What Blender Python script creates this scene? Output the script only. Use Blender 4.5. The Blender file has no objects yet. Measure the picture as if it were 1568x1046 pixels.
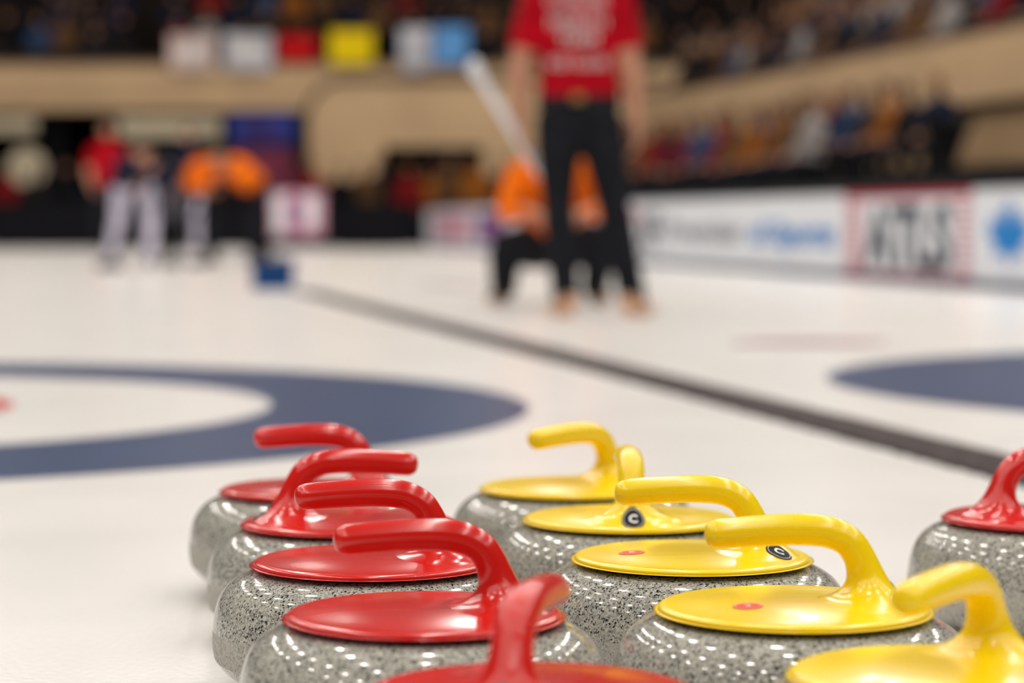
import bpy, math, random
import numpy as np
from mathutils import Vector, Matrix
from mathutils.bvhtree import BVHTree
random.seed(11)
S = bpy.context.scene
COL = S.collection
S.view_settings.view_transform = 'Standard'
S.view_settings.look = 'None'
S.view_settings.exposure = 0.0

# ------------------------------------------------------------ materials
def mat(name, col, rough=0.5, var=0.06, vscale=8.0, bump=0.0, bscale=200.0, spec=0.5, coat=0.0, emit=0.0, metal=0.0):
    m = bpy.data.materials.new(name); m.use_nodes = True
    nt = m.node_tree; b = nt.nodes['Principled BSDF']
    b.inputs['Roughness'].default_value = rough
    b.inputs['Specular IOR Level'].default_value = spec
    b.inputs['Coat Weight'].default_value = coat
    b.inputs['Coat Roughness'].default_value = 0.06
    b.inputs['Metallic'].default_value = metal
    tc = nt.nodes.new('ShaderNodeTexCoord')
    n = nt.nodes.new('ShaderNodeTexNoise'); n.inputs['Scale'].default_value = vscale
    n.inputs['Detail'].default_value = 4
    nt.links.new(tc.outputs['Object'], n.inputs['Vector'])
    r = nt.nodes.new('ShaderNodeValToRGB')
    c0 = [max(0, c*(1-var)) for c in col[:3]]; c1 = [min(1, c*(1+var)) for c in col[:3]]
    r.color_ramp.elements[0].position = 0.3; r.color_ramp.elements[1].position = 0.7
    r.color_ramp.elements[0].color = (*c0, 1); r.color_ramp.elements[1].color = (*c1, 1)
    nt.links.new(n.outputs['Fac'], r.inputs['Fac'])
    nt.links.new(r.outputs['Color'], b.inputs['Base Color'])
    if emit > 0:
        nt.links.new(r.outputs['Color'], b.inputs['Emission Color'])
        b.inputs['Emission Strength'].default_value = emit
    if bump > 0:
        n2 = nt.nodes.new('ShaderNodeTexNoise'); n2.inputs['Scale'].default_value = bscale
        nt.links.new(tc.outputs['Object'], n2.inputs['Vector'])
        bp = nt.nodes.new('ShaderNodeBump'); bp.inputs['Strength'].default_value = bump
        bp.inputs['Distance'].default_value = 0.002
        nt.links.new(n2.outputs['Fac'], bp.inputs['Height'])
        nt.links.new(bp.outputs['Normal'], b.inputs['Normal'])
    return m

M_red = mat('red_plastic', (0.60, 0.010, 0.006), 0.19, 0.03, 20, coat=0.12)
M_yel = mat('yellow_plastic', (0.92, 0.66, 0.002), 0.22, 0.03, 20, coat=0.1)
M_blk = mat('black_rubber', (0.008, 0.008, 0.009), 0.6, spec=0.2)
M_decalw = mat('decal_white', (0.75, 0.75, 0.73), 0.4)
M_decalo = mat('decal_orange', (0.75, 0.030, 0.006), 0.4, spec=0.15)
M_ice = mat('ice', (0.82, 0.80, 0.78), 0.22, 0.05, 2.2, bump=0.45, bscale=110, spec=0.42)
M_ringblue = mat('ring_blue', (0.010, 0.034, 0.110), 0.30, 0.16, 6, bump=0.3, bscale=110, spec=0.14)
M_ringred = mat('ring_red', (0.45, 0.02, 0.02), 0.33, 0.1, 6, spec=0.2)
M_icemark = mat('ice_mark', (0.32, 0.14, 0.18), 0.3, 0.3, 6, spec=0.3)
M_divider = mat('divider_foam', (0.062, 0.050, 0.050), 0.85, 0.35, 30, bump=0.5, bscale=60, spec=0.08)
M_frost = mat('frost', (0.75, 0.75, 0.75), 0.8, 0.1, 40)
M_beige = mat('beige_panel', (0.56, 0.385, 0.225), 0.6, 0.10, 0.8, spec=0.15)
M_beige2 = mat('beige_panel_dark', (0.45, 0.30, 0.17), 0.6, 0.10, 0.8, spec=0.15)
M_trimd = mat('dark_trim', (0.05, 0.035, 0.025), 0.6, spec=0.2)
M_dark = mat('dark_cloth', (0.006, 0.006, 0.008), 0.9, spec=0.08)
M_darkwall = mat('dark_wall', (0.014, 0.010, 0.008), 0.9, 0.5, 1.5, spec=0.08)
M_floor = mat('concrete_floor', (0.06, 0.055, 0.05), 0.8, spec=0.2)
M_white = mat('banner_white', (0.72, 0.75, 0.80), 0.45, 0.03, 1, spec=0.3)
M_bgrey = mat('print_grey', (0.20, 0.21, 0.25), 0.5)
M_bdark = mat('print_charcoal', (0.02, 0.025, 0.045), 0.5, spec=0.15)
M_bblue = mat('print_blue', (0.01, 0.20, 0.56), 0.5, spec=0.15)
M_bred = mat('print_red', (0.46, 0.03, 0.06), 0.5, spec=0.2)
M_bnavy = mat('print_navy', (0.012, 0.02, 0.08), 0.5)
M_pink = mat('print_pink', (0.55, 0.28, 0.36), 0.5, 0.5, 3)
M_purple = mat('print_purple', (0.18, 0.05, 0.22), 0.5, 0.6, 2)
M_scrblue = mat('screen_blue', (0.010, 0.028, 0.16), 0.5, 0.6, 2, spec=0.1, emit=0.2)
M_scrred = mat('screen_red', (0.10, 0.018, 0.035), 0.5, 0.6, 2, spec=0.1, emit=0.2)
M_cream = mat('cream_panel', (0.42, 0.35, 0.24), 0.6, 0.15, 2, emit=0.12)
M_skin = mat('skin', (0.48, 0.23, 0.145), 0.55, 0.06, 20, spec=0.3)
M_skinc = mat('crowd_skin', (0.33, 0.15, 0.09), 0.6, 0.06, 20, spec=0.2)
M_eye = mat('eye_white', (0.7, 0.7, 0.7), 0.3); M_pupil = mat('pupil', (0.02, 0.015, 0.01), 0.2)
M_lip = mat('lip', (0.35, 0.09, 0.08), 0.4)
M_hair = mat('hair', (0.030, 0.017, 0.010), 0.6, 0.3, 60, spec=0.2)
M_shirtred = mat('shirt_red', (0.36, 0.002, 0.010), 0.85, 0.28, 9, spec=0.08)
M_orange = mat('jacket_orange', (0.78, 0.155, 0.005), 0.85, 0.2, 10, spec=0.1)
M_pants = mat('trousers_black', (0.010, 0.011, 0.015), 0.85, 0.3, 12, spec=0.1)
M_pantsw = mat('trousers_white', (0.60, 0.57, 0.70), 0.7, 0.25, 12, spec=0.2)
M_navy = mat('jacket_navy', (0.012, 0.014, 0.032), 0.8, 0.15, 12, spec=0.1)
M_shoe = mat('shoe_black', (0.02, 0.018, 0.018), 0.5, spec=0.2)
M_sole = mat('shoe_tan', (0.58, 0.34, 0.21), 0.6)
M_gold = mat('buckle_gold', (0.35, 0.22, 0.07), 0.4, metal=0.8)
M_boxblue = mat('box_blue', (0.006, 0.045, 0.16), 0.5, spec=0.15)
M_lamp = mat('lamp_emit', (1.0, 0.94, 0.87), 0.5, 0.0, emit=1.0)
M_lamp.node_tree.nodes['Principled BSDF'].inputs['Emission Strength'].default_value = 335

def granite():
    m = bpy.data.materials.new('granite'); m.use_nodes = True
    nt = m.node_tree; L = nt.links; N = nt.nodes; b = N['Principled BSDF']
    tc = N.new('ShaderNodeTexCoord'); oi = N.new('ShaderNodeObjectInfo')
    sc = N.new('ShaderNodeMath'); sc.operation = 'MULTIPLY'; sc.inputs[1].default_value = 7.3
    L.new(oi.outputs['Random'], sc.inputs[0])
    ad = N.new('ShaderNodeVectorMath'); ad.operation = 'ADD'
    L.new(tc.outputs['Object'], ad.inputs[0]); L.new(sc.outputs[0], ad.inputs[1])
    nw = N.new('ShaderNodeTexNoise'); nw.inputs['Scale'].default_value = 450
    L.new(ad.outputs[0], nw.inputs['Vector'])
    ws = N.new('ShaderNodeVectorMath'); ws.operation = 'SCALE'; ws.inputs['Scale'].default_value = 0.003
    L.new(nw.outputs['Color'], ws.inputs[0])
    a2 = N.new('ShaderNodeVectorMath'); a2.operation = 'ADD'
    L.new(ad.outputs[0], a2.inputs[0]); L.new(ws.outputs[0], a2.inputs[1])
    vo = N.new('ShaderNodeTexVoronoi'); vo.inputs['Scale'].default_value = 640
    L.new(a2.outputs[0], vo.inputs['Vector'])
    sp = N.new('ShaderNodeSeparateColor'); L.new(vo.outputs['Color'], sp.inputs[0])
    r = N.new('ShaderNodeValToRGB'); cr = r.color_ramp; cr.interpolation = 'CONSTANT'
    cols = [(0, (0.014, 0.018, 0.020)), (0.10, (0.12, 0.125, 0.12)), (0.20, (0.29, 0.285, 0.25)),
            (0.50, (0.40, 0.39, 0.34)), (0.82, (0.52, 0.51, 0.45))]
    cr.elements[0].position = 0; cr.elements[0].color = (*cols[0][1], 1)
    cr.elements[1].position = cols[1][0]; cr.elements[1].color = (*cols[1][1], 1)
    for p, c in cols[2:]:
        e = cr.elements.new(p); e.color = (*c, 1)
    L.new(sp.outputs[0], r.inputs['Fac'])
    sx = N.new('ShaderNodeSeparateXYZ'); L.new(tc.outputs['Object'], sx.inputs[0])
    sb = N.new('ShaderNodeMath'); sb.operation = 'SUBTRACT'; sb.inputs[1].default_value = 0.050
    L.new(sx.outputs['Z'], sb.inputs[0])
    ab = N.new('ShaderNodeMath'); ab.operation = 'ABSOLUTE'; L.new(sb.outputs[0], ab.inputs[0])
    lt = N.new('ShaderNodeMath'); lt.operation = 'LESS_THAN'; lt.inputs[1].default_value = 0.014
    L.new(ab.outputs[0], lt.inputs[0])
    mx = N.new('ShaderNodeMix'); mx.data_type = 'RGBA'
    mf = N.new('ShaderNodeMath'); mf.operation = 'MULTIPLY'; mf.inputs[1].default_value = 0.55
    L.new(lt.outputs[0], mf.inputs[0]); L.new(mf.outputs[0], mx.inputs[0])
    L.new(r.outputs['Color'], mx.inputs[6]); mx.inputs[7].default_value = (0.42, 0.41, 0.36, 1)
    L.new(mx.outputs[2], b.inputs['Base Color'])
    mr = N.new('ShaderNodeMapRange'); mr.inputs[3].default_value = 0.10; mr.inputs[4].default_value = 0.65
    L.new(lt.outputs[0], mr.inputs[0]); L.new(mr.outputs[0], b.inputs['Roughness'])
    nb = N.new('ShaderNodeTexNoise'); nb.inputs['Scale'].default_value = 120
    L.new(tc.outputs['Object'], nb.inputs['Vector'])
    bp = N.new('ShaderNodeBump'); bp.inputs['Strength'].default_value = 0.035; bp.inputs['Distance'].default_value = 0.001
    L.new(nb.outputs['Fac'], bp.inputs['Height']); L.new(bp.outputs['Normal'], b.inputs['Normal'])
    return m
M_granite = granite()

# ------------------------------------------------------------ mesh helpers
def mkobj(name, V, F, mats, midx=None, smooth=True, parent=None, loc=None, rotz=0.0):
    me = bpy.data.meshes.new(name)
    me.from_pydata([tuple(v) for v in V], [], [tuple(f) for f in F])
    for m in mats: me.materials.append(m)
    if midx is not None: me.polygons.foreach_set('material_index', list(midx))
    if smooth: me.polygons.foreach_set('use_smooth', [True]*len(me.polygons))
    me.update()
    o = bpy.data.objects.new(name, me); COL.objects.link(o)
    if parent is not None: o.parent = parent
    if loc is not None: o.location = loc
    o.rotation_euler[2] = rotz
    return o
def empty(name, loc=(0, 0, 0), rotz=0.0):
    e = bpy.data.objects.new(name, None); e.empty_display_size = 0.1
    COL.objects.link(e); e.location = loc; e.rotation_euler[2] = rotz
    return e
def lathe(prof, n=96):
    V = []; F = []
    k = len(prof)
    for (r, z) in prof:
        for i in range(n):
            a = 2*math.pi*i/n; V.append((r*math.cos(a), r*math.sin(a), z))
    for j in range(k-1):
        for i in range(n):
            a = j*n+i; b = j*n+(i+1) % n
            F.append((a, b, b+n, a+n))
    return V, F
def smoothprof(P, sub=5):
    out = []
    n = len(P)
    for i in range(n-1):
        p0 = P[max(i-1, 0)]; p1 = P[i]; p2 = P[i+1]; p3 = P[min(i+2, n-1)]
        for s in range(sub):
            t = s/sub
            out.append(tuple(0.5*((2*b)+(-a+c)*t+(2*a-5*b+4*c-d)*t*t+(-a+3*b-3*c+d)*t**3) for a, b, c, d in zip(p0, p1, p2, p3)))
    out.append(tuple(P[-1])); return out
def add(V, F, v2, f2):
    o = len(V); V.extend(v2); F.extend([tuple(i+o for i in f) for f in f2])
def tube(V, F, pts, rad, side=(1, 0, 0), n=14, cap=True):
    pts = [Vector(p) for p in pts]
    rad = [(r, r) if not isinstance(r, (tuple, list)) else r for r in rad]
    secs = []
    N = len(pts)
    for i in range(N):
        t = (pts[min(i+1, N-1)]-pts[max(i-1, 0)]).normalized()
        s = Vector(side)
        if abs(s.dot(t)) > 0.95: s = Vector((0, 1, 0)) if abs(t.y) < 0.9 else Vector((0, 0, 1))
        s = (s-t*s.dot(t)).normalized(); o = t.cross(s)
        secs.append((pts[i], t, s, o, rad[i][0], rad[i][1]))
    full = []
    if cap:
        p, t, s, o, a, b = secs[0]; m = min(a, b)
        for th in (80, 60, 35):
            th = math.radians(th); full.append((p-t*m*math.sin(th), s, o, a*math.cos(th), b*math.cos(th)))
    for p, t, s, o, a, b in secs: full.append((p, s, o, a, b))
    if cap:
        p, t, s, o, a, b = secs[-1]; m = min(a, b)
        for th in (35, 60, 80):
            th = math.radians(th); full.append((p+t*m*math.sin(th), s, o, a*math.cos(th), b*math.cos(th)))
    v = []; f = []
    for p, s, o, a, b in full:
        for i in range(n):
            an = 2*math.pi*i/n; v.append(tuple(p+s*a*math.cos(an)+o*b*math.sin(an)))
    for j in range(len(full)-1):
        for i in range(n):
            q = j*n+i; w = j*n+(i+1) % n; f.append((q, w, w+n, q+n))
    f.append(tuple(range(n-1, -1, -1))); f.append(tuple((len(full)-1)*n+i for i in range(n)))
    add(V, F, v, f)
def ellipsoid(V, F, c, ax, r, n=14, m=9):
    c = Vector(c); ax = [Vector(a) for a in ax]; v = []; f = []
    for j in range(m+1):
        th = math.pi*(0.02+0.96*j/m)
        for i in range(n):
            an = 2*math.pi*i/n
            v.append(tuple(c+ax[0]*r[0]*math.sin(th)*math.cos(an)+ax[1]*r[1]*math.sin(th)*math.sin(an)+ax[2]*r[2]*math.cos(th)))
    for j in range(m):
        for i in range(n):
            q = j*n+i; w = j*n+(i+1) % n; f.append((q, q+n, w+n, w))
    f.append(tuple(range(n))); f.append(tuple(m*n+i for i in range(n-1, -1, -1)))
    add(V, F, v, f)
def remesh(V, F, voxel, it=4):
    me = bpy.data.meshes.new('tmp'); me.from_pydata([tuple(v) for v in V], [], F)
    o = bpy.data.objects.new('tmp', me); COL.objects.link(o)
    r = o.modifiers.new('r', 'REMESH'); r.mode = 'VOXEL'; r.voxel_size = voxel
    s = o.modifiers.new('s', 'SMOOTH'); s.iterations = it; s.factor = 0.5
    dg = bpy.context.evaluated_depsgraph_get()
    e = o.evaluated_get(dg); m2 = e.to_mesh()
    v = [tuple(x.co) for x in m2.vertices]; f = [tuple(p.vertices) for p in m2.polygons]
    e.to_mesh_clear(); bpy.data.objects.remove(o); bpy.data.meshes.remove(me)
    return v, f
def textmesh(txt, size, extrude=0.0, bold=0.0):
    cu = bpy.data.curves.new('t', 'FONT'); cu.body = txt; cu.size = size; cu.offset = bold
    cu.align_x = 'CENTER'; cu.align_y = 'CENTER'; cu.resolution_u = 4
    o = bpy.data.objects.new('t', cu); COL.objects.link(o)
    dg = bpy.context.evaluated_depsgraph_get(); e = o.evaluated_get(dg); m = e.to_mesh()
    v = [tuple(x.co) for x in m.vertices]; f = [tuple(p.vertices) for p in m.polygons]
    e.to_mesh_clear(); bpy.data.objects.remove(o); bpy.data.curves.remove(cu)
    return v, f
def boxv(x0, x1, y0, y1, z0, z1):
    v = [(x0, y0, z0), (x1, y0, z0), (x1, y1, z0), (x0, y1, z0), (x0, y0, z1), (x1, y0, z1), (x1, y1, z1), (x0, y1, z1)]
    f = [(3, 2, 1, 0), (4, 5, 6, 7), (0, 1, 5, 4), (1, 2, 6, 5), (2, 3, 7, 6), (3, 0, 4, 7)]
    return v, f
def wallbox(p0, p1, z0, z1, th, off=0.0):
    p0 = Vector((p0[0], p0[1], 0)); p1 = Vector((p1[0], p1[1], 0)); d = (p1-p0).normalized()
    n = Vector((d.y, -d.x, 0))
    a = p0+n*off; b = p1+n*off; c = b+n*th; e = a+n*th
    v = []
    for z in (z0, z1):
        for p in (a, b, c, e): v.append((p.x, p.y, z))
    f = [(3, 2, 1, 0), (4, 5, 6, 7), (0, 1, 5, 4), (1, 2, 6, 5), (2, 3, 7, 6), (3, 0, 4, 7)]
    return v, f
def bevel(o, w=0.01, seg=2):
    b = o.modifiers.new('b', 'BEVEL'); b.width = w; b.segments = seg; b.limit_method = 'ANGLE'

# ------------------------------------------------------------ curling stones
body_prof = [(0.0, 0.004), (0.055, 0.003), (0.062, 0.0), (0.068, 0.0), (0.082, 0.003), (0.112, 0.012), (0.133, 0.023), (0.1440, 0.035),
             (0.1470, 0.045), (0.1475, 0.054), (0.1470, 0.066), (0.1450, 0.080), (0.1405, 0.093), (0.132, 0.1045), (0.120, 0.1125), (0.107, 0.117), (0.09, 0.119), (0.0, 0.119)]
bv, bf = lathe(smoothprof(body_prof, 4), 96)
me_body = mkobj('granite_body', bv, bf, [M_granite]).data
gv, gf = lathe([(0.0, 0.1185), (0.1035, 0.1185), (0.1045, 0.1215), (0.0, 0.1218)], 96)
me_gask = mkobj('gasket', gv, gf, [M_blk]).data
plate_prof = [(0.0, 0.1310), (0.03, 0.1306), (0.06, 0.1292), (0.085, 0.1270), (0.098, 0.1262), (0.1050, 0.1260), (0.1085, 0.1248), (0.1094, 0.1233), (0.1088, 0.1218), (0.105, 0.1212), (0.0, 0.1212)]
pp = smoothprof(plate_prof, 4)
def zpl(r):
    for i in range(5):
        (r0, z0), (r1, z1) = plate_prof[i], plate_prof[i+1]
        if r <= r1: return z0+(z1-z0)*(r-r0)/(r1-r0)
    return 0.1255
Z0 = 0.129
rings = [(-0.053, Z0-0.0015, 90, 0.049, 0.058), (-0.056, Z0+0.0014, 90, 0.038, 0.046), (-0.0585, Z0+0.0050, 92, 0.0290, 0.034),
         (-0.0595, Z0+0.011, 94, 0.0215, 0.0245), (-0.0590, Z0+0.019, 97, 0.0165, 0.0178), (-0.0560, Z0+0.029, 104, 0.0138, 0.0148),
         (-0.0520, Z0+0.038, 113, 0.0128, 0.0140), (-0.0450, Z0+0.0475, 130, 0.0128, 0.0140), (-0.033, Z0+0.0545, 155, 0.0129, 0.0140),
         (-0.018, Z0+0.0575, 174, 0.0129, 0.0140), (0.005, Z0+0.0580, 181, 0.0128, 0.0140), (0.035, Z0+0.0565, 183, 0.0125, 0.0138),
         (0.060, Z0+0.0545, 184, 0.0121, 0.0134), (0.0665, Z0+0.054, 184, 0.0106, 0.0118), (0.0705, Z0+0.0537, 184, 0.0074, 0.0084), (0.0722, Z0+0.0536, 184, 0.002, 0.0024)]
rr = smoothprof(rings, 5)
hv = []; hf = []
n = 40
for k, (cx, cz, ang, a, b) in enumerate(rr):
    th = math.radians(180-ang)
    s = Vector((math.sin(th), 0, -math.cos(th)))
    for i in range(n):
        an = 2*math.pi*i/n
        p = Vector((cx, 0, cz))+s*a*math.cos(an)+Vector((0, 1, 0))*b*math.sin(an)
        if k < 5:
            w = 1-k/5
            p.z = p.z*(1-w)+w*(zpl(p.xy.length)-0.0008*w)
        hv.append(tuple(p))
for j in range(len(rr)-1):
    for i in range(n):
        q = j*n+i; w = j*n+(i+1) % n; hf.append((q, w, w+n, q+n))
hf.append(tuple((len(rr)-1)*n+i for i in range(n)))
HV, HF = lathe(pp, 128)
HV = list(HV); HF = list(HF); add(HV, HF, hv, hf)
me_h = {}
for key, m in (('red', M_red), ('yel', M_yel)):
    o = mkobj('handle', HV, HF, [m]); me_h[key] = o.data
hbvh = BVHTree.FromPolygons([Vector(v) for v in HV], [tuple(f) for f in HF])
for o in list(COL.objects): bpy.data.objects.remove(o)
def conform(v2, cx, cy, rot, lift):
    out = []
    for x, y, z in v2:
        X = cx+x*math.cos(rot)-y*math.sin(rot); Y = cy+x*math.sin(rot)+y*math.cos(rot)
        h = hbvh.ray_cast(Vector((X, Y, 0.170)), Vector((0, 0, -1)))
        if h[0] is None: out.append((X, Y, 0.128))
        else: out.append(tuple(h[0]+h[1]*lift if h[1].z > 0 else h[0]-h[1]*lift))
    return out
def disc(r, k=5, n=28, r0=0.0):
    v = []; f = []
    for j in range(k+1):
        q = r0+(r-r0)*j/k
        for i in range(n):
            a = 2*math.pi*i/n; v.append((q*math.cos(a), q*math.sin(a), 0))
    for j in range(k):
        for i in range(n):
            a = j*n+i; b = j*n+(i+1) % n; f.append((a, a+n, b+n, b))
    return v, f
def sticker(par, cx, cy, rot, kind, ch):
    if kind == 'c':
        r = 0.0120; v, f = disc(r); mkobj('logo_disc', conform(v, cx, cy, rot, 0.0004), f, [M_blk], parent=par)
        v, f = disc(0.0104, 1, 28, 0.0099); mkobj('logo_ring', conform(v, cx, cy, rot, 0.0009), f, [M_decalw], parent=par)
        v, f = textmesh(ch, 0.0130, bold=0.0004); mkobj('logo_letter', conform(v, cx, cy, rot, 0.0009), f, [M_decalw], parent=par)
    else:
        v, f = disc(0.0122); mkobj('number_disc', conform(v, cx, cy, rot, 0.0004), f, [M_decalo], parent=par)
        v, f = disc(0.0108, 1, 28, 0.0103); mkobj('number_ring', conform(v, cx, cy, rot, 0.0009), f, [M_decalw], parent=par)
        v, f = textmesh(ch, 0.013, bold=0.0001); mkobj('number_text', conform(v, cx, cy, rot, 0.0009), f, [M_decalw], parent=par)
stones = [(-0.2300, 2.820, 'red', (-1, 0.0), None), (-0.1700, 2.508, 'red', (1, 0.08), None), (-0.1280, 2.213, 'red', (-1, 0.0), None),
          (-0.0700, 1.913, 'red', (-1, -0.03), None), (0.0125, 1.585, 'red', (0.24, 1), None),
          (0.0740, 2.840, 'yel', (-0.72, -0.70), None), (0.1235, 2.540, 'yel', (0.0, 1), None), (0.1680, 2.244, 'yel', (-1, 0.05), '6'),
          (0.2280, 1.946, 'yel', (-1, 0.0), '2'), (0.3030, 1.656, 'yel', (-0.60, -0.80), None), (0.5690, 2.548, 'red', (1, 0.35), None)]
for i, (x, y, c, d, num) in enumerate(stones):
    a = math.atan2(d[1], d[0])
    e = empty('curling_stone', (x, y, 0.0), a)
    for nm, me in (('granite_body', me_body), ('gasket', me_gask), ('handle', me_h[c])):
        o = bpy.data.objects.new(nm, me); COL.objects.link(o); o.parent = e
    if num == '6': sticker(e, -0.0790, 0.030, math.pi, 'c', 'C')
    elif i != 10: sticker(e, -0.0905, 0.0, -math.pi/2, 'c', 'C')
    if num == '6': sticker(e, 0.056, 0.018, math.pi, 'n', '6')
    if num == '2': sticker(e, 0.040, 0.034, math.pi, 'n', '2')

# ------------------------------------------------------------ ice, houses, divider
ax = Vector((-0.196, 0.981, 0)); nx = Vector((0.981, 0.196, 0))
def bX(Y): return 3.2-0.175*(Y-15.2)
corner = (bX(42), 42.0)
lf = (corner[0]-0.985*30, corner[1]-0.172*30)
ice = mkobj('ice_floor', [(bX(-4), -4, 0), (corner[0], corner[1], 0), (lf[0], lf[1], 0), (-26, -4, 0)], [(0, 1, 2, 3)], [M_ice], smooth=False)
mkobj('floor', [(-45, -20, -0.03), (45, -20, -0.03), (45, 70, -0.03), (-45, 70, -0.03)], [(0, 1, 2, 3)], [M_floor], smooth=False)
def house(cx, cy):
    e = empty('curling_house_rings', (cx, cy, 0))
    for nm, r0, r1, m in (('outer_ring', 1.22, 1.83, M_ringblue), ('inner_ring', 0.15, 0.61, M_ringred), ('button', 0.0, 0.15, M_ice)):
        v, f = disc(r1, 1, 256, r0); v = [(p[0], p[1], 0.0012) for p in v]
        mkobj(nm, v, f, [m], parent=e, smooth=False)
house(-1.79, 5.65); house(2.70, 6.55)
def mark(cx, cy, a, b, m):
    v, f = disc(1, 1, 48); v = [(cx+p[0]*a*nx.x+p[1]*b*ax.x, cy+p[0]*a*nx.y+p[1]*b*ax.y, 0.001) for p in v]
    mkobj('ice_print', v, f, [m], smooth=False)
mark(1.08, 8.75, 0.30, 0.19, M_icemark)
mark(-0.40, 16.6, 0.22, 0.9, mat('ice_print_brown', (0.42, 0.36, 0.34), 0.35, 0.2, 4))
# divider
V = []; F = []
HWD = 0.082
p = Vector((0.9, 4.24, 0))-ax*3.5-nx*0.030; L = 14.6; seg = 160
for i in range(seg+1):
    c = p+ax*(L*i/seg)
    w = HWD
    for (o, z) in ((-w, 0.0), (-w, 0.007), (-w+0.008, 0.011), (w-0.008, 0.011), (w, 0.007), (w, 0.0)):
        q = c+nx*(o+random.uniform(-0.003, 0.003)); V.append((q.x, q.y, z))
for i in range(seg):
    for k in range(5):
        a = i*6+k; F.append((a, a+1, a+7, a+6))
F.append((0, 1, 2, 3, 4, 5)); F.append(tuple(seg*6+k for k in (5, 4, 3, 2, 1, 0)))
mkobj('sheet_divider', V, F, [M_divider])
V = []; F = []
for s in range(1200):
    t = random.uniform(0, L); sd = random.choice((-1, 1)); c = p+ax*t+nx*(sd*(HWD+0.005+random.uniform(0.0, 0.014)))
    r = random.uniform(0.0015, 0.004)
    ellipsoid(V, F, (c.x, c.y, 0.001), ((1, 0, 0), (0, 1, 0), (0, 0, 1)), (r*1.6, r*2.0, r*0.6), 6, 4)
mkobj('ice_shavings', V, F, [M_frost])
e = empty('blue_equipment_box', (-1.56, 15.75, 0), 0.2)
v, f = boxv(-0.13, 0.13, -0.10, 0.10, 0.0, 0.17); o = mkobj('case', v, f, [M_boxblue], parent=e, smooth=False); bevel(o, 0.015)
v, f = boxv(-0.14, 0.14, -0.11, 0.11, 0.17, 0.20); o = mkobj('lid', v, f, [M_bnavy], parent=e, smooth=False); bevel(o, 0.01)
v = []; f = []; tube(v, f, [(-0.05, 0, 0.2), (-0.04, 0, 0.225), (0.04, 0, 0.225), (0.05, 0, 0.2)], [0.008]*4, (0, 1, 0), 8); mkobj('carry_grip', v, f, [M_blk], parent=e)

# ------------------------------------------------------------ boards with adverts
brd = empty('sponsor_board', (0, 0, 0))
def bp_(Y): return (bX(Y), Y)
v, f = wallbox(bp_(8), bp_(42), 0.0, 0.66, 0.06); mkobj('panel', v, f, [M_white], parent=brd, smooth=False)
v, f = wallbox(bp_(8), bp_(42), 0.66, 0.72, 0.09, -0.015); mkobj('top_rail', v, f, [M_blk], parent=brd, smooth=False)
v, f = wallbox(bp_(8), bp_(42), 0.0, 0.05, 0.03, -0.02); mkobj('kick_strip', v, f, [M_bnavy], parent=brd, smooth=False)
bd = Vector((bX(16)-bX(15), 1, 0)).normalized(); bn = Vector((-bd.y, bd.x, 0))
def onboard(v2, Yc, zc, sx=1.0, sz=1.0, lift=0.004):
    P = Vector((bX(Yc), Yc, 0))+bn*lift
    return [tuple(P-bd*(x*sx)+Vector((0, 0, zc+y*sz))) for x, y, z in v2]
def rect(w, h): return [(-w/2, -h/2, 0), (w/2, -h/2, 0), (w/2, h/2, 0), (-w/2, h/2, 0)], [(0, 1, 2, 3)]
def brect(Y0, Y1, z0, z1, m, nm='print', lift=0.003):
    w = (Y1-Y0)/bd.y; v, f = rect(w, z1-z0); mkobj(nm, onboard(v, (Y0+Y1)/2, (z0+z1)/2, lift=lift), f, [m], parent=brd, smooth=False)
def btext(t, Y0, Y1, zc, h, m, bold=0.02):
    v, f = textmesh(t, 1.0, bold=bold)
    xs = [p[0] for p in v]; ys = [p[1] for p in v]
    W = max(xs)-min(xs); H = max(ys)-min(ys); cx = (max(xs)+min(xs))/2; cy = (max(ys)+min(ys))/2
    v = [(p[0]-cx, p[1]-cy, 0) for p in v]
    mkobj('print_lettering', onboard(v, (Y0+Y1)/2, zc, (Y1-Y0)/bd.y/W, h/H, 0.008), f, [m], parent=brd, smooth=False)
brect(16.05, 18.75, 0.61, 0.66, M_bred); brect(16.05, 18.75, 0.05, 0.075, M_bred)
for k in range(9):
    z = 0.09+k*0.058
    brect(18.34, 18.72, z, z+0.030, M_bred); brect(16.08, 16.30, z, z+0.030, M_bred)
btext('ATLS', 16.42, 18.25, 0.335, 0.47, M_bdark, 0.035)
btext('Premier', 21.6, 24.5, 0.36, 0.20, M_bgrey, 0.025)
btext('of Sports', 19.0, 21.4, 0.32, 0.26, M_bblue, 0.035)
for Y0, Y1, m in ((25.9, 26.5, M_bred), (26.8, 28.0, M_bgrey), (30.5, 33.0, M_pink), (34, 36.5, M_purple), (37, 41, M_pink)):
    brect(Y0, Y1, 0.14, 0.58, m)
btext('XF', 24.8, 25.7, 0.36, 0.36, M_bdark, 0.04)
leaf = [(0, -.5), (.04, -.2), (.34, -.24), (.28, -.1), (.5, .12), (.4, .16), (.42, .32), (.24, .26), (.14, .2), (.2, .42), (.1, .38), (0, .56)]
pts = leaf+[(-x, y) for x, y in leaf[-2:0:-1]]
mkobj('leaf_print', onboard([(x*0.80, y*0.46, 0) for x, y in pts], 15.40, 0.33), [tuple(range(len(pts)))], [M_bblue], parent=brd, smooth=False)
btext('AN', 13.6, 14.8, 0.34, 0.3, M_bblue, 0.04)
v, f = wallbox((corner[0]-0.985*26, corner[1]-0.172*26), (corner[0]-0.12, corner[1]-0.02), 0.0, 0.78, 0.05, -0.06)
mkobj('end_board', v, f, [M_dark], smooth=False)

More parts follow.
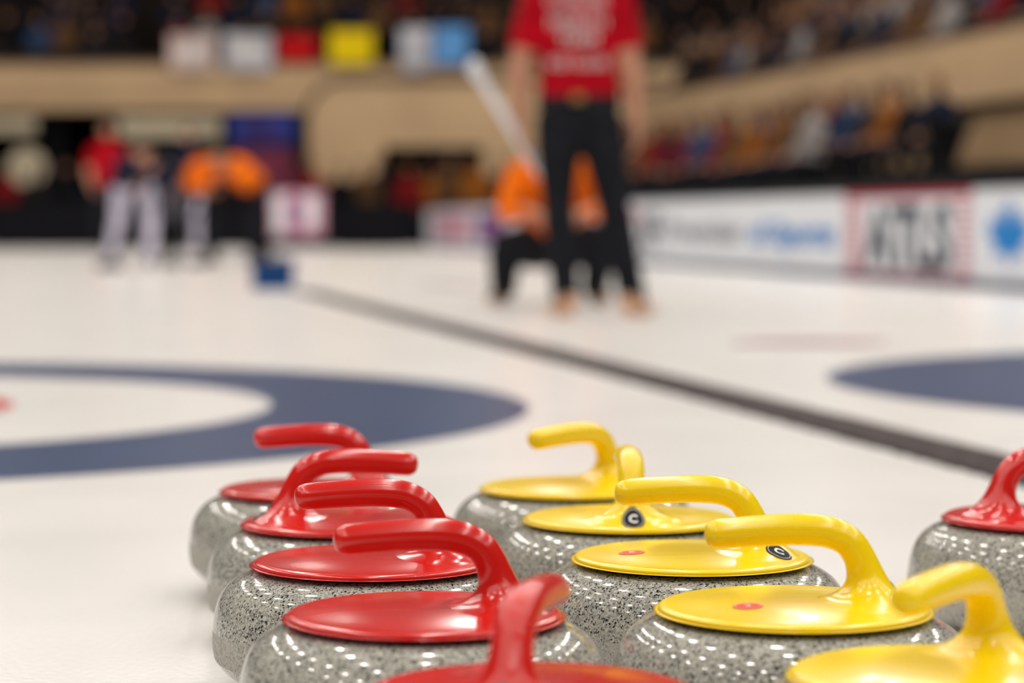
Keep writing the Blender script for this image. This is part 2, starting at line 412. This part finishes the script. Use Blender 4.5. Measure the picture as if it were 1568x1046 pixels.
# ------------------------------------------------------------ arena stands
BY = 48.0
def fX(Y): return 2.45+0.205*(45-Y)
e = empty('balcony_fascia')
v, f = boxv(-16, 9, BY, BY+0.25, 2.66, 3.60); mkobj('fascia_panel', v, f, [M_beige], parent=e, smooth=False)
v, f = boxv(-16, 9, BY-0.08, BY+0.3, 3.60, 3.66); mkobj('cap_rail', v, f, [M_trimd], parent=e, smooth=False)
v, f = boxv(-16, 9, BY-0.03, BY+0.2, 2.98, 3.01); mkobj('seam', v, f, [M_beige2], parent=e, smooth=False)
v, f = boxv(-16, 9, BY+0.1, BY+2.9, 2.60, 2.66); mkobj('balcony_slab', v, f, [M_trimd], parent=e, smooth=False)
def steps(p0, p1, z, k, dz, run, base, name):
    V = []; F = []
    for i in range(k):
        v, f = wallbox(p0, p1, base, z+dz*i, run, run*i); add(V, F, v, f)
    return mkobj(name, V, F, [M_darkwall], smooth=False)
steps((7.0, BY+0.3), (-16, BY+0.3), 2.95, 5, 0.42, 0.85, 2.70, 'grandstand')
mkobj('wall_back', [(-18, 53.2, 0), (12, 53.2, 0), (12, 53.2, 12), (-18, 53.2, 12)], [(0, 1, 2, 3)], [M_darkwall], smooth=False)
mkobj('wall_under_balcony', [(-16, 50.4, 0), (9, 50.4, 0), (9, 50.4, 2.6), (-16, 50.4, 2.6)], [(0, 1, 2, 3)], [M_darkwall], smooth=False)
v, f = boxv(-7.75, -5.75, 47.75, 47.9, 2.12, 2.50); mkobj('cream_lightbox', v, f, [M_cream], smooth=False)
v, f = boxv(-11.2, -9.4, 47.75, 47.9, 2.20, 2.50); mkobj('cream_lightbox', v, f, [M_cream], smooth=False)
for x in (-9.1, -8.1, -4.25):
    v, f = boxv(x-0.14, x+0.14, 48.3, 48.6, -0.03, 2.6); o = mkobj('column', v, f, [M_dark], smooth=False); bevel(o, 0.03)
# round white sign on a post, far left
e = empty('round_sign', (-9.25, 46.2, -0.03))
V = []; F = []; tube(V, F, [(0, 0.05, 0), (0, 0.05, 1.2)], [0.03, 0.03], (1, 0, 0), 10); mkobj('post', V, F, [M_blk], parent=e)
v, f = disc(0.36, 2, 40); V = [(a, 0.0, b+1.52) for a, b, c in v]; mkobj('sign_face', V, F=f, mats=[M_cream], parent=e)
def wallprofile():
    x0, x1, z0, z1 = -3.90, 2.9, 0.0, 3.12
    r = 0.75; pts = [(x0, z0)]
    for k in range(9):
        a = math.pi-(math.pi/2)*k/8; pts.append((x0+r+r*math.cos(a), z1-r+r*math.sin(a)))
    pts.append((x1, z1)); pts.append((x1, z0))
    pts += [(-0.55, z0), (-0.55, 1.88), (-2.45, 1.88), (-2.45, z0)]
    return pts
P = wallprofile(); V = [(x, 46.0, z) for x, z in P]+[(x, 46.3, z) for x, z in P]; k = len(P)
F = [tuple(range(k))]+[tuple(range(2*k-1, k-1, -1))]+[(i, i+k, (i+1) % k+k, (i+1) % k) for i in range(k)]
mkobj('wall_beige', V, F, [M_beige], smooth=False)
V = []; F = []
tube(V, F, [(x, 45.98, z+0.02) for x, z in P[:len(P)-5]], [0.045]*(len(P)-5), (0, 1, 0), 8); mkobj('shadow_line_1', V, F, [M_trimd])  # dark tube drawn in as the shadow line along the wall's top edge
v, f = boxv(-2.5, -0.5, 47.2, 47.3, -0.03, 2.2); mkobj('door_1', v, f, [M_dark], smooth=False)
A = (fX(45.3), 45.3); B = (fX(14), 14)
e = empty('side_stand')
v, f = wallbox(B, A, 1.90, 2.74, 0.3, 0.0); mkobj('upper_band', v, f, [M_beige], parent=e, smooth=False)
v, f = wallbox(B, A, 2.74, 2.80, 0.35, -0.03); mkobj('cap_rail', v, f, [M_trimd], parent=e, smooth=False)
v, f = wallbox(B, A, 1.87, 1.90, 0.15, 0.0); mkobj('shadow_strip', v, f, [M_trimd], parent=e, smooth=False)  # solid strip, coloured dark to paint the shadow line below the band
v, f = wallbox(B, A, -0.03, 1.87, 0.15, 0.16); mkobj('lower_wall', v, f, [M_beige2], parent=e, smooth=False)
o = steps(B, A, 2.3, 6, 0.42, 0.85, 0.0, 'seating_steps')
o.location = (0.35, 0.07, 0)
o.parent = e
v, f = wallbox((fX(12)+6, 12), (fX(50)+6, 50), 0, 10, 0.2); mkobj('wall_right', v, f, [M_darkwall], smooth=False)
nr = Vector((0.98, 0.2, 0))
def off(P, d): return (P[0]+nr.x*d, P[1]+nr.y*d)
dk = empty('spectator_deck')
v, f = wallbox(off(B, -2.2), off(A, -2.2), -0.03, 1.0, 0.06); mkobj('front_rail', v, f, [M_dark], parent=dk, smooth=False)
v, f = wallbox(off(B, -2.1), off(A, -2.1), -0.03, 0.62, 2.1); mkobj('deck_boards', v, f, [M_dark], parent=dk, smooth=False)
v, f = wallbox(off(B, -1.15), off(A, -1.15), 0.62, 0.85, 1.15); mkobj('deck_step', v, f, [M_dark], parent=dk, smooth=False)
V, F = lathe([(0.0, 0.0), (0.2, 0.0), (0.2, 0.03), (0.05, 0.05), (0.05, 0.25), (0.13, 0.32), (0.17, 0.50), (0.30, 0.80), (0.38, 0.88), (0.38, 0.93), (0.34, 0.93), (0.0, 0.91)], 4)
o = mkobj('loudspeaker', V, F, [M_blk], smooth=False, loc=(4.76, 26.6, 0.63), rotz=0.75); bevel(o, 0.01)
def hang(px0, px1, y0, y1, m, m2=None):
    s = 3700/(BY-0.12); X0 = (px0-784)/s; X1 = (px1-784)/s; z1 = 0.435+(341-y0)/s; z0 = 0.435+(341-y1)/s
    nx_ = 8; V = []; F = []
    for j in range(2):
        for i in range(nx_+1):
            V.append((X0+(X1-X0)*i/nx_, BY-0.12-0.03*math.sin(i*2.1), z1 if j == 0 else z0))
    for i in range(nx_): F.append((i, i+nx_+1, i+nx_+2, i+1))
    e = empty('hanging_flag')
    mkobj('cloth', V, F, [m], parent=e)
    if m2:
        V2 = [((a[0]-(X0+X1)/2)*0.55+(X0+X1)/2, a[1]-0.02, (a[2]-(z0+z1)/2)*0.45+(z0+z1)/2) for a in V]
        mkobj('emblem', V2, F, [m2], parent=e)
    v, f = boxv(X0-0.02, X1+0.02, BY-0.14, BY-0.10, z1, z1+0.03); mkobj('rod', v, f, [M_blk], parent=e, smooth=False)
M_fy = mat('flag_yellow', (0.80, 0.58, 0.006), 0.8, spec=0.1); M_fb = mat('flag_blue', (0.12, 0.32, 0.66), 0.8, 0.2, 3, spec=0.1)
M_fr = mat('flag_red', (0.48, 0.006, 0.010), 0.8, spec=0.1); M_fp = mat('flag_pinkwhite', (0.62, 0.47, 0.43), 0.8, 0.3, 3); M_fg = mat('flag_grey', (0.50, 0.50, 0.55), 0.8, 0.3, 3)
M_fe = mat('flag_emblem', (0.66, 0.62, 0.60), 0.8, 0.1, 3)
hang(262, 330, 55, 108, M_fp, M_fe); hang(346, 418, 53, 108, M_fg, M_fe); hang(427, 485, 55, 96, M_fr)
hang(506, 572, 48, 100, M_fy); hang(614, 660, 44, 110, M_fg); hang(664, 718, 42, 100, M_fb)
def board(name, px0, px1, y0, y1, Y, m, legs=True):
    s = 3700/Y; X0 = (px0-784)/s; X1 = (px1-784)/s; z1 = 0.435+(341-y0)/s; z0 = 0.435+(341-y1)/s
    e = empty(name)
    v, f = boxv(X0, X1, Y, Y+0.08, z0, z1); o = mkobj('frame', v, f, [M_blk], parent=e, smooth=False); bevel(o, 0.01)
    v, f = boxv(X0+0.04, X1-0.04, Y-0.01, Y, z0+0.04, z1-0.04); mkobj('face', v, f, [m], parent=e, smooth=False)
    for x in (X0+0.1, X1-0.1):
        v, f = boxv(x-0.03, x+0.03, Y+0.02, Y+0.08, -0.03, z0); mkobj('leg', v, f, [M_blk], parent=e, smooth=False)
    return e, X0, X1, z0, z1
e, a, b, c, d = board('scoreboard', 350, 456, 172, 224, 45, M_scrblue)
v, f = boxv(a+0.25, b-0.25, 44.97, 44.99, c+0.2, c+0.3); mkobj('score_text', v, f, [M_scrred], parent=e, smooth=False)
board('scoreboard', 348, 456, 226, 292, 44.8, M_scrred)
e, a, b, c, d = board('sign_panel', 412, 500, 290, 366, 39, M_pink)
for k, (m, w) in enumerate(((M_white, .16), (M_purple, .12), (M_white, .16))):
    v, f = boxv(a+0.10+k*0.25, a+0.10+w+k*0.25, 38.97, 38.99, c+0.10+0.05*k, d-0.10); mkobj('stripe', v, f, [m], parent=e, smooth=False)
v, f = boxv(-0.5, 0.5, -0.2, 0.2, 0, 0.72); o = mkobj('judges_table', v, f, [M_dark], smooth=False, loc=(-2.35, 40.2, 0)); bevel(o, 0.03)

# ------------------------------------------------------------ people
def hand(P, w, d, nrm, thumb, sc=1.0, curl=0.6):
    V, F = P; w = Vector(w); d = Vector(d).normalized(); nrm = Vector(nrm); nrm = (nrm-d*nrm.dot(d)).normalized(); s = d.cross(nrm)*thumb
    tube(V, F, [w-d*0.03, w, w+d*0.03*sc, w+d*0.085*sc], [(0.024, 0.02), (0.027, 0.019), (0.038*sc, 0.016*sc), (0.040*sc, 0.014*sc)], tuple(s), 12)
    for o, L in ((0.030, 0.072), (0.010, 0.080), (-0.010, 0.074), (-0.029, 0.058)):
        p = w+d*0.085*sc+s*o*sc; a = 0.0; pts = [p]
        for fr in (0.45, 0.3, 0.25):
            a += curl; p = p+(d*math.cos(a)+nrm*math.sin(a))*L*fr*sc; pts.append(p)
        tube(V, F, pts, [0.0092*sc, 0.0088*sc, 0.008*sc, 0.007*sc], tuple(s), 8)
    p = w+d*0.022*sc+s*0.030*sc; q = p+(d*0.7+s*0.6+nrm*0.2)*0.035*sc; r = q+(d*0.85+nrm*0.5)*0.03*sc
    tube(V, F, [p, q, r], [0.012*sc, 0.0105*sc, 0.0085*sc], tuple(nrm), 8)

def person(name, loc, rotz, J, shirt, pants, voxel=0.014, sleeve=0.5, belt=True, shoes=M_shoe, detail=True, wide=1.0, hair=M_hair, hem=None, legw=1.0, waistw=1.0):
    J = {k: Vector(v) for k, v in J.items()}
    V = []; F = []
    pel, nk, hd = J['pel'], J['neck'], J['head']
    side = (J['shR']-J['shL']).normalized()
    sp = nk-pel
    prof = [(-0.16, 0.09, 0.085), (-0.06, 0.165, 0.115), (0.04, 0.178*waistw, 0.12), (0.22, 0.165*waistw, 0.112), (0.45, 0.175*waistw, 0.118), (0.68, 0.195, 0.122), (0.82, 0.19, 0.115), (0.92, 0.125, 0.085), (1.0, 0.062, 0.062)]
    tube(V, F, [pel+sp*f for f, a, b in prof], [(a*wide, b) for f, a, b in prof], tuple(side), 20)
    tube(V, F, [nk-sp*0.05, nk+(hd-nk)*0.6], [0.060, 0.055], tuple(side), 12)
    bones = [(pel-sp*0.16, pel+sp*0.08, 1, 0.15), (pel+sp*0.14, nk-sp*0.03, 0, 0.15), (nk+(hd-nk)*0.12, hd, 2, 0.05)]
    if belt: bones.append((pel+sp*0.105-side*0.1, pel+sp*0.105+side*0.1, 6, 0.13))
    Vh = []; Fh = []
    for sd in 'LR':
        s, e, w = J['sh'+sd], J['el'+sd], J['wr'+sd]
        tube(V, F, [s+(nk-s)*0.25, s, s+(e-s)*0.3, s+(e-s)*0.55, e, e+(w-e)*0.25, w], [0.055, 0.066, 0.060, 0.056 if sleeve < 0.9 else 0.058, 0.044, 0.045, 0.029], (0, 1, 0), 14)
        cut = s+(e-s)*sleeve if sleeve <= 1 else e+(w-e)*0.92
        if sleeve <= 1:
            bones.append((s, cut, 0, 0.06)); bones.append((cut+(e-s)*0.06, e, 2, 0.045)); bones.append((e, w, 2, 0.04))
            if sleeve < 0.9:
                tube(V, F, [s, s+(e-s)*sleeve*0.6, cut], [0.066, 0.072, 0.076], (0, 1, 0), 14)
        else:
            bones.append((s, e, 0, 0.06)); bones.append((e, cut, 0, 0.045))
        hdir = J.get('hd'+sd, (w-e)); hn = J.get('hn'+sd, Vector((1 if sd == 'L' else -1, 0.2, 0)))
        if detail: hand((Vh, Fh), w, hdir, hn, (1 if sd == 'L' else -1)*(-1), 1.0, J['curl'+sd].x if ('curl'+sd) in J else 0.35)
        else: tube(V, F, [w, w+Vector(hdir).normalized()*0.14], [(0.03, 0.02), (0.035, 0.018)], (0, 1, 0), 8); bones.append((w, w+Vector(hdir).normalized()*0.14, 2, 0.03))
        h, kn, an = J['hip'+sd], J['kn'+sd], J['an'+sd]
        tube(V, F, [h, h+(kn-h)*0.3, h+(kn-h)*0.7, kn, kn+(an-kn)*0.3, kn+(an-kn)*0.75, an], [q*legw for q in (0.098, 0.096, 0.080, 0.069, 0.070, 0.062, 0.060)], (1, 0, 0), 16)
        bones.append((h, kn, 1, 0.09)); bones.append((kn, an+(kn-an)*0.02, 1, 0.06))
        fd = J.get('ft'+sd, Vector((0, 1, 0))).normalized()
        a0 = Vector((an.x, an.y, 0.042))-fd*0.045
        tube(V, F, [a0, a0+fd*0.09+Vector((0, 0, 0.01)), a0+fd*0.19-Vector((0, 0, 0.004)), a0+fd*0.24-Vector((0, 0, 0.010))], [(0.036, 0.042), (0.042, 0.050), (0.047, 0.036), (0.040, 0.028)], tuple(Vector((0, 0, 1)).cross(fd)), 14)
        bones.append((a0+Vector((0, 0, 0.012)), a0+fd*0.24, 3, 0.05))
    v, f = remesh(V, F, voxel, 3)
    v = [(a, b, max(c, 0.001)) for a, b, c in v]
    va = np.array(v)
    fc = np.array([va[list(q)].mean(0) for q in f])
    best = np.full(len(f), 1e9); idx = np.zeros(len(f), int)
    for a, b, tg, r in bones:
        a = np.array(a); b = np.array(b); d = b-a; t = np.clip(((fc-a)@d)/max(d@d, 1e-9), 0, 1)
        dist = np.linalg.norm(fc-(a+t[:, None]*d), axis=1)-r
        m = dist < best; best[m] = dist[m]; idx[m] = tg
    if hem is not None:
        tt = (idx == 0) | (idx == 1) | (idx == 6)
        idx[tt & (fc[:, 2] >= hem)] = 0; idx[tt & (fc[:, 2] < hem)] = 6; idx[tt & (fc[:, 2] < hem-0.035)] = 1
    idx[(idx == 3) & (fc[:, 2] < 0.030)] = 7
    V = list(v); F = list(f); mi = idx.tolist()
    if detail:
        v2, f2 = remesh(Vh, Fh, 0.0055, 1); add(V, F, v2, f2); mi += [2]*len(f2)
    up = (hd-nk).normalized() if 'hup' not in J else J['hup'].normalized()
    fw = J.get('look', Vector((0, 1, 0))); fw = (fw-up*fw.dot(up)).normalized(); rt = fw.cross(up)
    HVv = []; HFf = []
    nn, mm = 24, 16
    for j in range(mm+1):
        th = math.pi*(0.015+0.97*j/mm)
        for i in range(nn):
            an = 2*math.pi*i/nn; x = math.sin(th)*math.cos(an); y = math.sin(th)*math.sin(an); z = math.cos(th)
            jaw = 1-0.30*max(0, -z)**1.5
            yy = y*0.098*(jaw if y < 0 else 1-0.08*max(0, -z)); xx = x*0.077*jaw
            HVv.append(tuple(hd+rt*xx+fw*(yy+0.004)+up*z*0.118))
    for j in range(mm):
        for i in range(nn):
            q = j*nn+i; w = j*nn+(i+1) % nn; HFf.append((q, q+nn, w+nn, w))
    HFf.append(tuple(range(nn))); HFf.append(tuple(mm*nn+i for i in range(nn-1, -1, -1)))
    if detail:
        tube(HVv, HFf, [hd+fw*0.090+up*0.01, hd+fw*0.104-up*0.02, hd+fw*0.112-up*0.035], [0.008, 0.010, 0.013], tuple(rt), 8)
        for sgn in (-1, 1):
            ellipsoid(HVv, HFf, hd+rt*sgn*0.079-up*0.012-fw*0.005, (rt, fw, up), (0.010, 0.018, 0.031))
            ellipsoid(HVv, HFf, hd+rt*sgn*0.03+fw*0.088+up*0.018, (rt, fw, up), (0.022, 0.010, 0.006))
    v2, f2 = remesh(HVv, HFf, 0.008 if detail else 0.03, 2)
    v3 = []
    def ishair(q):
        q = Vector(q)-hd; z = q.dot(up)/0.118; y = q.dot(fw)/0.098; x = abs(q.dot(rt))
        return z > 0.50 or (y < -0.02 and z > -0.45 and x < 0.082) or (y < 0.35 and z > 0.22)
    for q in v2:
        if ishair(q): v3.append(tuple(hd+(Vector(q)-hd)*1.08))
        else: v3.append(q)
    hm = []
    for q in f2:
        c = sum((Vector(v2[i]) for i in q), Vector())/len(q); hm.append(4 if ishair(c) else 2)
    add(V, F, v3, f2); mi += hm
    if detail:
        for sgn in (-1, 1):
            a = []; b = []; ellipsoid(a, b, hd+rt*sgn*0.030+fw*0.091+up*0.004, (rt, fw, up), (0.013, 0.009, 0.007), 10, 6); add(V, F, a, b); mi += [5]*len(b)
            a = []; b = []; ellipsoid(a, b, hd+rt*sgn*0.030+fw*0.098+up*0.004, (rt, fw, up), (0.005, 0.004, 0.005), 8, 5); add(V, F, a, b); mi += [8]*len(b)
        a = []; b = []; ellipsoid(a, b, hd+fw*0.092-up*0.062, (rt, fw, up), (0.024, 0.008, 0.006), 10, 6); add(V, F, a, b); mi += [9]*len(b)
    mats = [shirt, pants, M_skin, shoes, hair, M_eye, M_blk, M_sole, M_pupil, M_lip]
    if name is None: return V, F, mi
    return mkobj(name, V, F, mats, mi, loc=loc, rotz=rotz), V, F

J = dict(pel=(0.01, 0, 0.95), neck=(0.0, 0.0, 1.58), head=(0.0, 0.03, 1.75), shL=(-0.19, 0, 1.475), shR=(0.20, 0, 1.475),
         elL=(-0.270, -0.02, 1.15), wrL=(-0.255, 0.06, 0.885), elR=(0.250, -0.03, 1.15), wrR=(0.272, 0.03, 0.885),
         hipL=(-0.085, 0, 0.90), hipR=(0.105, 0, 0.90), knL=(-0.085, 0.02, 0.50), knR=(0.175, 0.02, 0.50),
         anL=(-0.050, -0.02, 0.085), anR=(0.258, -0.02, 0.085), ftL=(-0.25, 1, 0), ftR=(0.45, 1, 0), curlL=(0.75, 0, 0), curlR=(0.4, 0, 0),
         hdL=(0.05, 0.1, -1), look=(0.1, 1, 0))
MY = 11.2
main, MV, MF = person('standing_curler', (0.300, MY, 0), 0.0, J, M_shirtred, M_pants, 0.011, 0.62, hem=1.02, legw=1.1, waistw=1.10, shoes=M_sole)
mb = BVHTree.FromPolygons([Vector(v) for v in MV], [tuple(f) for f in MF])
M_decalw2 = mat('shirt_print_white', (0.60, 0.48, 0.48), 0.8)
def backprint(t, w, h, zc):
    v, f = textmesh(t, 1.0, bold=0.03)
    xs = [p[0] for p in v]; ys = [p[1] for p in v]; W = max(xs)-min(xs); H = max(ys)-min(ys); cx = (max(xs)+min(xs))/2; cy = (max(ys)+min(ys))/2
    out = []
    for p in v:
        x = (p[0]-cx)/W*w; z = zc+(p[1]-cy)/H*h
        r = mb.ray_cast(Vector((x, -1, z)), Vector((0, 1, 0)))
        out.append((x, (r[0].y if r[0] else -0.11)-0.006, z))
    mkobj('shirt_print', out, f, [M_decalw2], parent=main, smooth=False)
backprint('CURLER', 0.28, 0.045, 1.445); backprint('NORTH', 0.26, 0.055, 1.350); backprint('TEAM', 0.18, 0.050, 1.275); backprint('ICE CLUB', 0.27, 0.045, 1.165)
v, f = boxv(-0.028, 0.028, -0.150, -0.128, 0.985, 1.02); o = mkobj('belt_buckle', v, f, [M_gold], parent=main, smooth=False); bevel(o, 0.006)

def broom(loc, rotz, A, B, pad=True, m=M_white, hr=0.016, hs=(1, 0, 0)):
    A = Vector(A); B = Vector(B); d = (B-A).normalized()
    e = empty('curling_broom', loc, rotz)
    V = []; F = []; tube(V, F, [A, A+(B-A)*0.5, B], [hr, hr, hr], (0, 1, 0), 12); mkobj('shaft', V, F, [m], parent=e)
    V = []; F = []
    tube(V, F, [B-d*0.06, B], [hr*1.3, hr*1.5], (0, 1, 0), 12); mkobj('ferrule', V, F, [M_blk if not pad else M_white], parent=e)
    V = []; F = []
    s = Vector(hs)
    tube(V, F, [B-s*0.10, B, B+s*0.10], [(0.035, 0.022), (0.04, 0.026), (0.035, 0.022)], (0, 0, 1), 12); mkobj('brush_head', V, F, [M_white if pad else M_blk], parent=e)
broom((0.300, MY, 0), 0, (-0.06, 0.235, 0.50), (-0.475, 0.0, 1.150), hs=(-0.1, 1, 0), hr=0.021)

Jc = dict(pel=(0, -0.12, 0.33), neck=(0, 0.16, 0.78), head=(0, 0.22, 0.93), shL=(-0.21, 0.12, 0.70), shR=(0.21, 0.12, 0.70),
          elL=(-0.28, 0.26, 0.47), wrL=(-0.16, 0.46, 0.50), elR=(0.28, 0.26, 0.47), wrR=(0.16, 0.46, 0.50),
          hipL=(-0.10, -0.10, 0.30), hipR=(0.10, -0.10, 0.30), knL=(-0.24, 0.32, 0.36), knR=(0.27, 0.30, 0.32),
          anL=(-0.21, 0.02, 0.09), anR=(0.28, 0.0, 0.09), ftL=(-0.3, 1, 0), ftR=(0.3, 1, 0), curlL=(0.7, 0, 0), curlR=(0.7, 0, 0),
          hdL=(0.6, 0.6, -0.2), hdR=(-0.6, 0.6, -0.2), hnL=(0, 0, -1), hnR=(0, 0, -1), hup=(0, 0.1, 1))
person('crouching_curler', (0.235, 13.0, 0), math.pi, Jc, M_orange, M_pants, 0.014, 1.5, belt=False, wide=1.15, legw=1.25)

def sweepJ(m=1):
    J = dict(pel=(0, -0.1, 0.84), neck=(0, 0.38, 1.05), head=(0, 0.52, 1.10), shL=(-0.19, 0.30, 1.01), shR=(0.19, 0.30, 1.01),
             elL=(-0.25, 0.42, 0.86), wrL=(-0.11, 0.50, 0.97), elR=(0.25, 0.44, 0.80), wrR=(0.09, 0.55, 0.79),
             hipL=(-0.10, -0.1, 0.82), hipR=(0.10, -0.1, 0.82), knL=(-0.14, 0.12, 0.47), knR=(0.15, -0.08, 0.47),
             anL=(-0.15, -0.08, 0.09), anR=(0.18, -0.40, 0.09), curlL=(1.0, 0, 0), curlR=(1.0, 0, 0), hup=(0, 0.5, 1), look=(0, 1, -0.5),
             hdL=(0.3, 0.6, 0.0), hdR=(-0.3, 0.6, -0.1), hnL=(0, 0, -1), hnR=(0, 0, -1))
    return J
def sweeper(nm, loc, rz, shirt, pants, sl=1.5, shoes=M_shoe):
    person(nm, loc, rz, sweepJ(), shirt, pants, 0.02, sl, belt=False, wide=1.1, shoes=shoes)
    broom(loc, rz, (-0.13, 0.52, 1.10), (0.36, 0.86, 0.035), False, M_blk, 0.013)
sweeper('sweeping_curler', (-3.26, 25.3, 0), math.pi+0.5, M_orange, M_pants)
sweeper('sweeping_curler', (-2.72, 25.0, 0), math.pi-0.5, M_orange, M_pants)
sweeper('sweeping_curler', (-3.68, 23.6, 0), math.pi+0.3, M_navy, M_pantsw, shoes=M_boxblue)
Js = dict(pel=(0, 0, 0.97), neck=(0, 0, 1.60), head=(0, 0.03, 1.77), shL=(-0.2, 0, 1.48), shR=(0.2, 0, 1.48), elL=(-0.28, -0.03, 1.17), wrL=(-0.22, 0.12, 0.95),
          elR=(0.28, -0.03, 1.17), wrR=(0.22, 0.12, 0.95), hipL=(-0.1, 0, 0.92), hipR=(0.1, 0, 0.92), knL=(-0.12, 0.02, 0.5), knR=(0.12, 0.02, 0.5),
          anL=(-0.13, -0.02, 0.09), anR=(0.13, -0.02, 0.09))
person('standing_curler', (-5.85, 35, 0), math.pi+0.2, Js, M_shirtred, M_pants, 0.02, 0.6, wide=1.25, hem=0.98, legw=1.2)
person('standing_curler', (-4.95, 37, 0), math.pi, Js, M_navy, M_pantsw, 0.02, 1.5, belt=False)

# ------------------------------------------------------------ crowd
Jseat = dict(pel=(0, 0, 0.50), neck=(0, -0.02, 1.08), head=(0, 0.02, 1.24), shL=(-0.19, -0.02, 0.98), shR=(0.19, -0.02, 0.98), elL=(-0.25, 0.06, 0.72), wrL=(-0.12, 0.28, 0.62),
             elR=(0.25, 0.06, 0.72), wrR=(0.12, 0.28, 0.62), hipL=(-0.1, 0.02, 0.48), hipR=(0.1, 0.02, 0.48), knL=(-0.13, 0.42, 0.50), knR=(0.13, 0.42, 0.50),
             anL=(-0.13, 0.40, 0.09), anR=(0.13, 0.40, 0.09))
seatM = person(None, None, 0, Jseat, None, None, 0.036, 1.5, belt=False, detail=False)
standM = person(None, None, 0, Js, None, None, 0.036, 1.5, belt=False, detail=False)
cc = [(0.006, 0.006, 0.008), (0.013, 0.012, 0.013), (0.008, 0.012, 0.028), (0.045, 0.032, 0.026), (0.18, 0.008, 0.010), (0.26, 0.085, 0.012), (0.26, 0.24, 0.23), (0.025, 0.05, 0.11), (0.10, 0.050, 0.022)]
CM = [mat('crowd_cloth_%d' % i, c, 0.9, 0.2, 5, spec=0.08) for i, c in enumerate(cc)]
HM = [M_hair, mat('hair_grey', (0.14, 0.12, 0.10), 0.7, spec=0.1), mat('hair_blond', (0.18, 0.10, 0.035), 0.7, spec=0.1)]
def crowd(name, places, base, w):
    V, F, mi = base; va = np.array(V); Vs = []; Fs = []; Ms = []
    mats = [M_skinc, M_pants]+HM+CM
    for (x, y, z, r) in places:
        sc = random.uniform(0.93, 1.05); r += random.uniform(-0.35, 0.35)
        R = np.array([[math.cos(r), -math.sin(r), 0], [math.sin(r), math.cos(r), 0], [0, 0, 1]])
        vv = (va*sc)@R.T+np.array([x, y, z]); o = len(Vs)
        Vs.extend(vv.tolist()); Fs.extend([tuple(i+o for i in f) for f in F])
        c = 5+random.choices(range(len(CM)), w)[0]; h = 2+random.choices((0, 1, 2), (6, 2, 2))[0]
        mp = {0: c, 1: 1, 2: 0, 3: 1, 4: h, 6: 1, 7: 1}
        Ms.extend([mp.get(m, 0) for m in mi])
    mkobj(name, Vs, Fs, mats, Ms)
wd = [34, 24, 12, 12, 3, 1, 2, 4, 8]
pl = []
for k in range(4):
    x = -13.0+0.3*(k % 2)
    while x < 6.6:
        if random.random() < 0.66: pl.append((x, BY+0.3+0.30+0.85*k, 2.95+0.42*k, math.pi))
        x += random.uniform(0.52, 0.66)
crowd('spectator_crowd', pl, seatM, wd)
pl = []
for k in range(5):
    Y = 20.0
    while Y < 45:
        if random.random() < 0.72:
            q = off((fX(Y), Y), 0.35+0.30+0.85*k); pl.append((q[0], q[1], 2.3+0.42*k, math.pi/2+0.2))
        Y += random.uniform(0.52, 0.68)
crowd('spectator_crowd', pl, seatM, [30, 20, 12, 12, 4, 1, 3, 5, 8])
pl = []
for k, (d, z) in enumerate(((-1.75, 0.62), (-0.75, 0.85))):
    Y = 29.0 if k else 30.5
    while Y < 44:
        if random.random() < 0.95:
            q = off((fX(Y), Y), d+random.uniform(-0.12, 0.12)); pl.append((q[0], q[1], z, math.pi/2+0.5))
        Y += random.uniform(0.48, 0.62)
crowd('spectator_crowd', pl, seatM, [20, 14, 12, 14, 4, 5, 5, 10, 18])
pl = []
for x in np.arange(-10.8, -7.2, 0.55): pl.append((x+random.uniform(-0.1, 0.1), 43.2+random.uniform(0, 1.5), -0.33, math.pi))
for x in np.arange(-6.9, -5.4, 0.6): pl.append((x, 43.6+random.uniform(0, 1.5), -0.33, math.pi))
for x in np.arange(-3.6, -0.2, 0.42): pl.append((x+random.uniform(-0.1, 0.1), 43.2+random.uniform(0, 1.2), -0.28, math.pi))
crowd('spectator_crowd', pl, standM, [22, 14, 10, 14, 5, 10, 6, 4, 14])

# ------------------------------------------------------------ lighting
V = []; F = []
for X in np.arange(-15, 16, 5.0):
    for Y in np.arange(-12, 46, 5.0):
        o = len(V); n = 12
        for i in range(n):
            a = -2*math.pi*i/n; V.append((X+0.22*math.cos(a), Y+0.22*math.sin(a), 13.0))
        F.append(tuple(range(o, o+n)))
mkobj('ceiling_lights', V, F, [M_lamp], smooth=False)
W = bpy.data.worlds.new('hall'); S.world = W; W.use_nodes = True
W.node_tree.nodes['Background'].inputs[0].default_value = (1.0, 0.93, 0.86, 1)
W.node_tree.nodes['Background'].inputs[1].default_value = 0.08

# ------------------------------------------------------------ camera
cd = bpy.data.cameras.new('camera'); cam = bpy.data.objects.new('camera', cd); COL.objects.link(cam)
cam.location = (0, 0, 0.435); cd.sensor_width = 36; cd.lens = 3700/1568*36
cam.rotation_euler = (math.radians(90)-math.atan(182/3700), 0, 0)
cd.dof.use_dof = True; cd.dof.focus_distance = 2.12; cd.dof.aperture_fstop = 3.4
cd.clip_end = 200
S.camera = cam
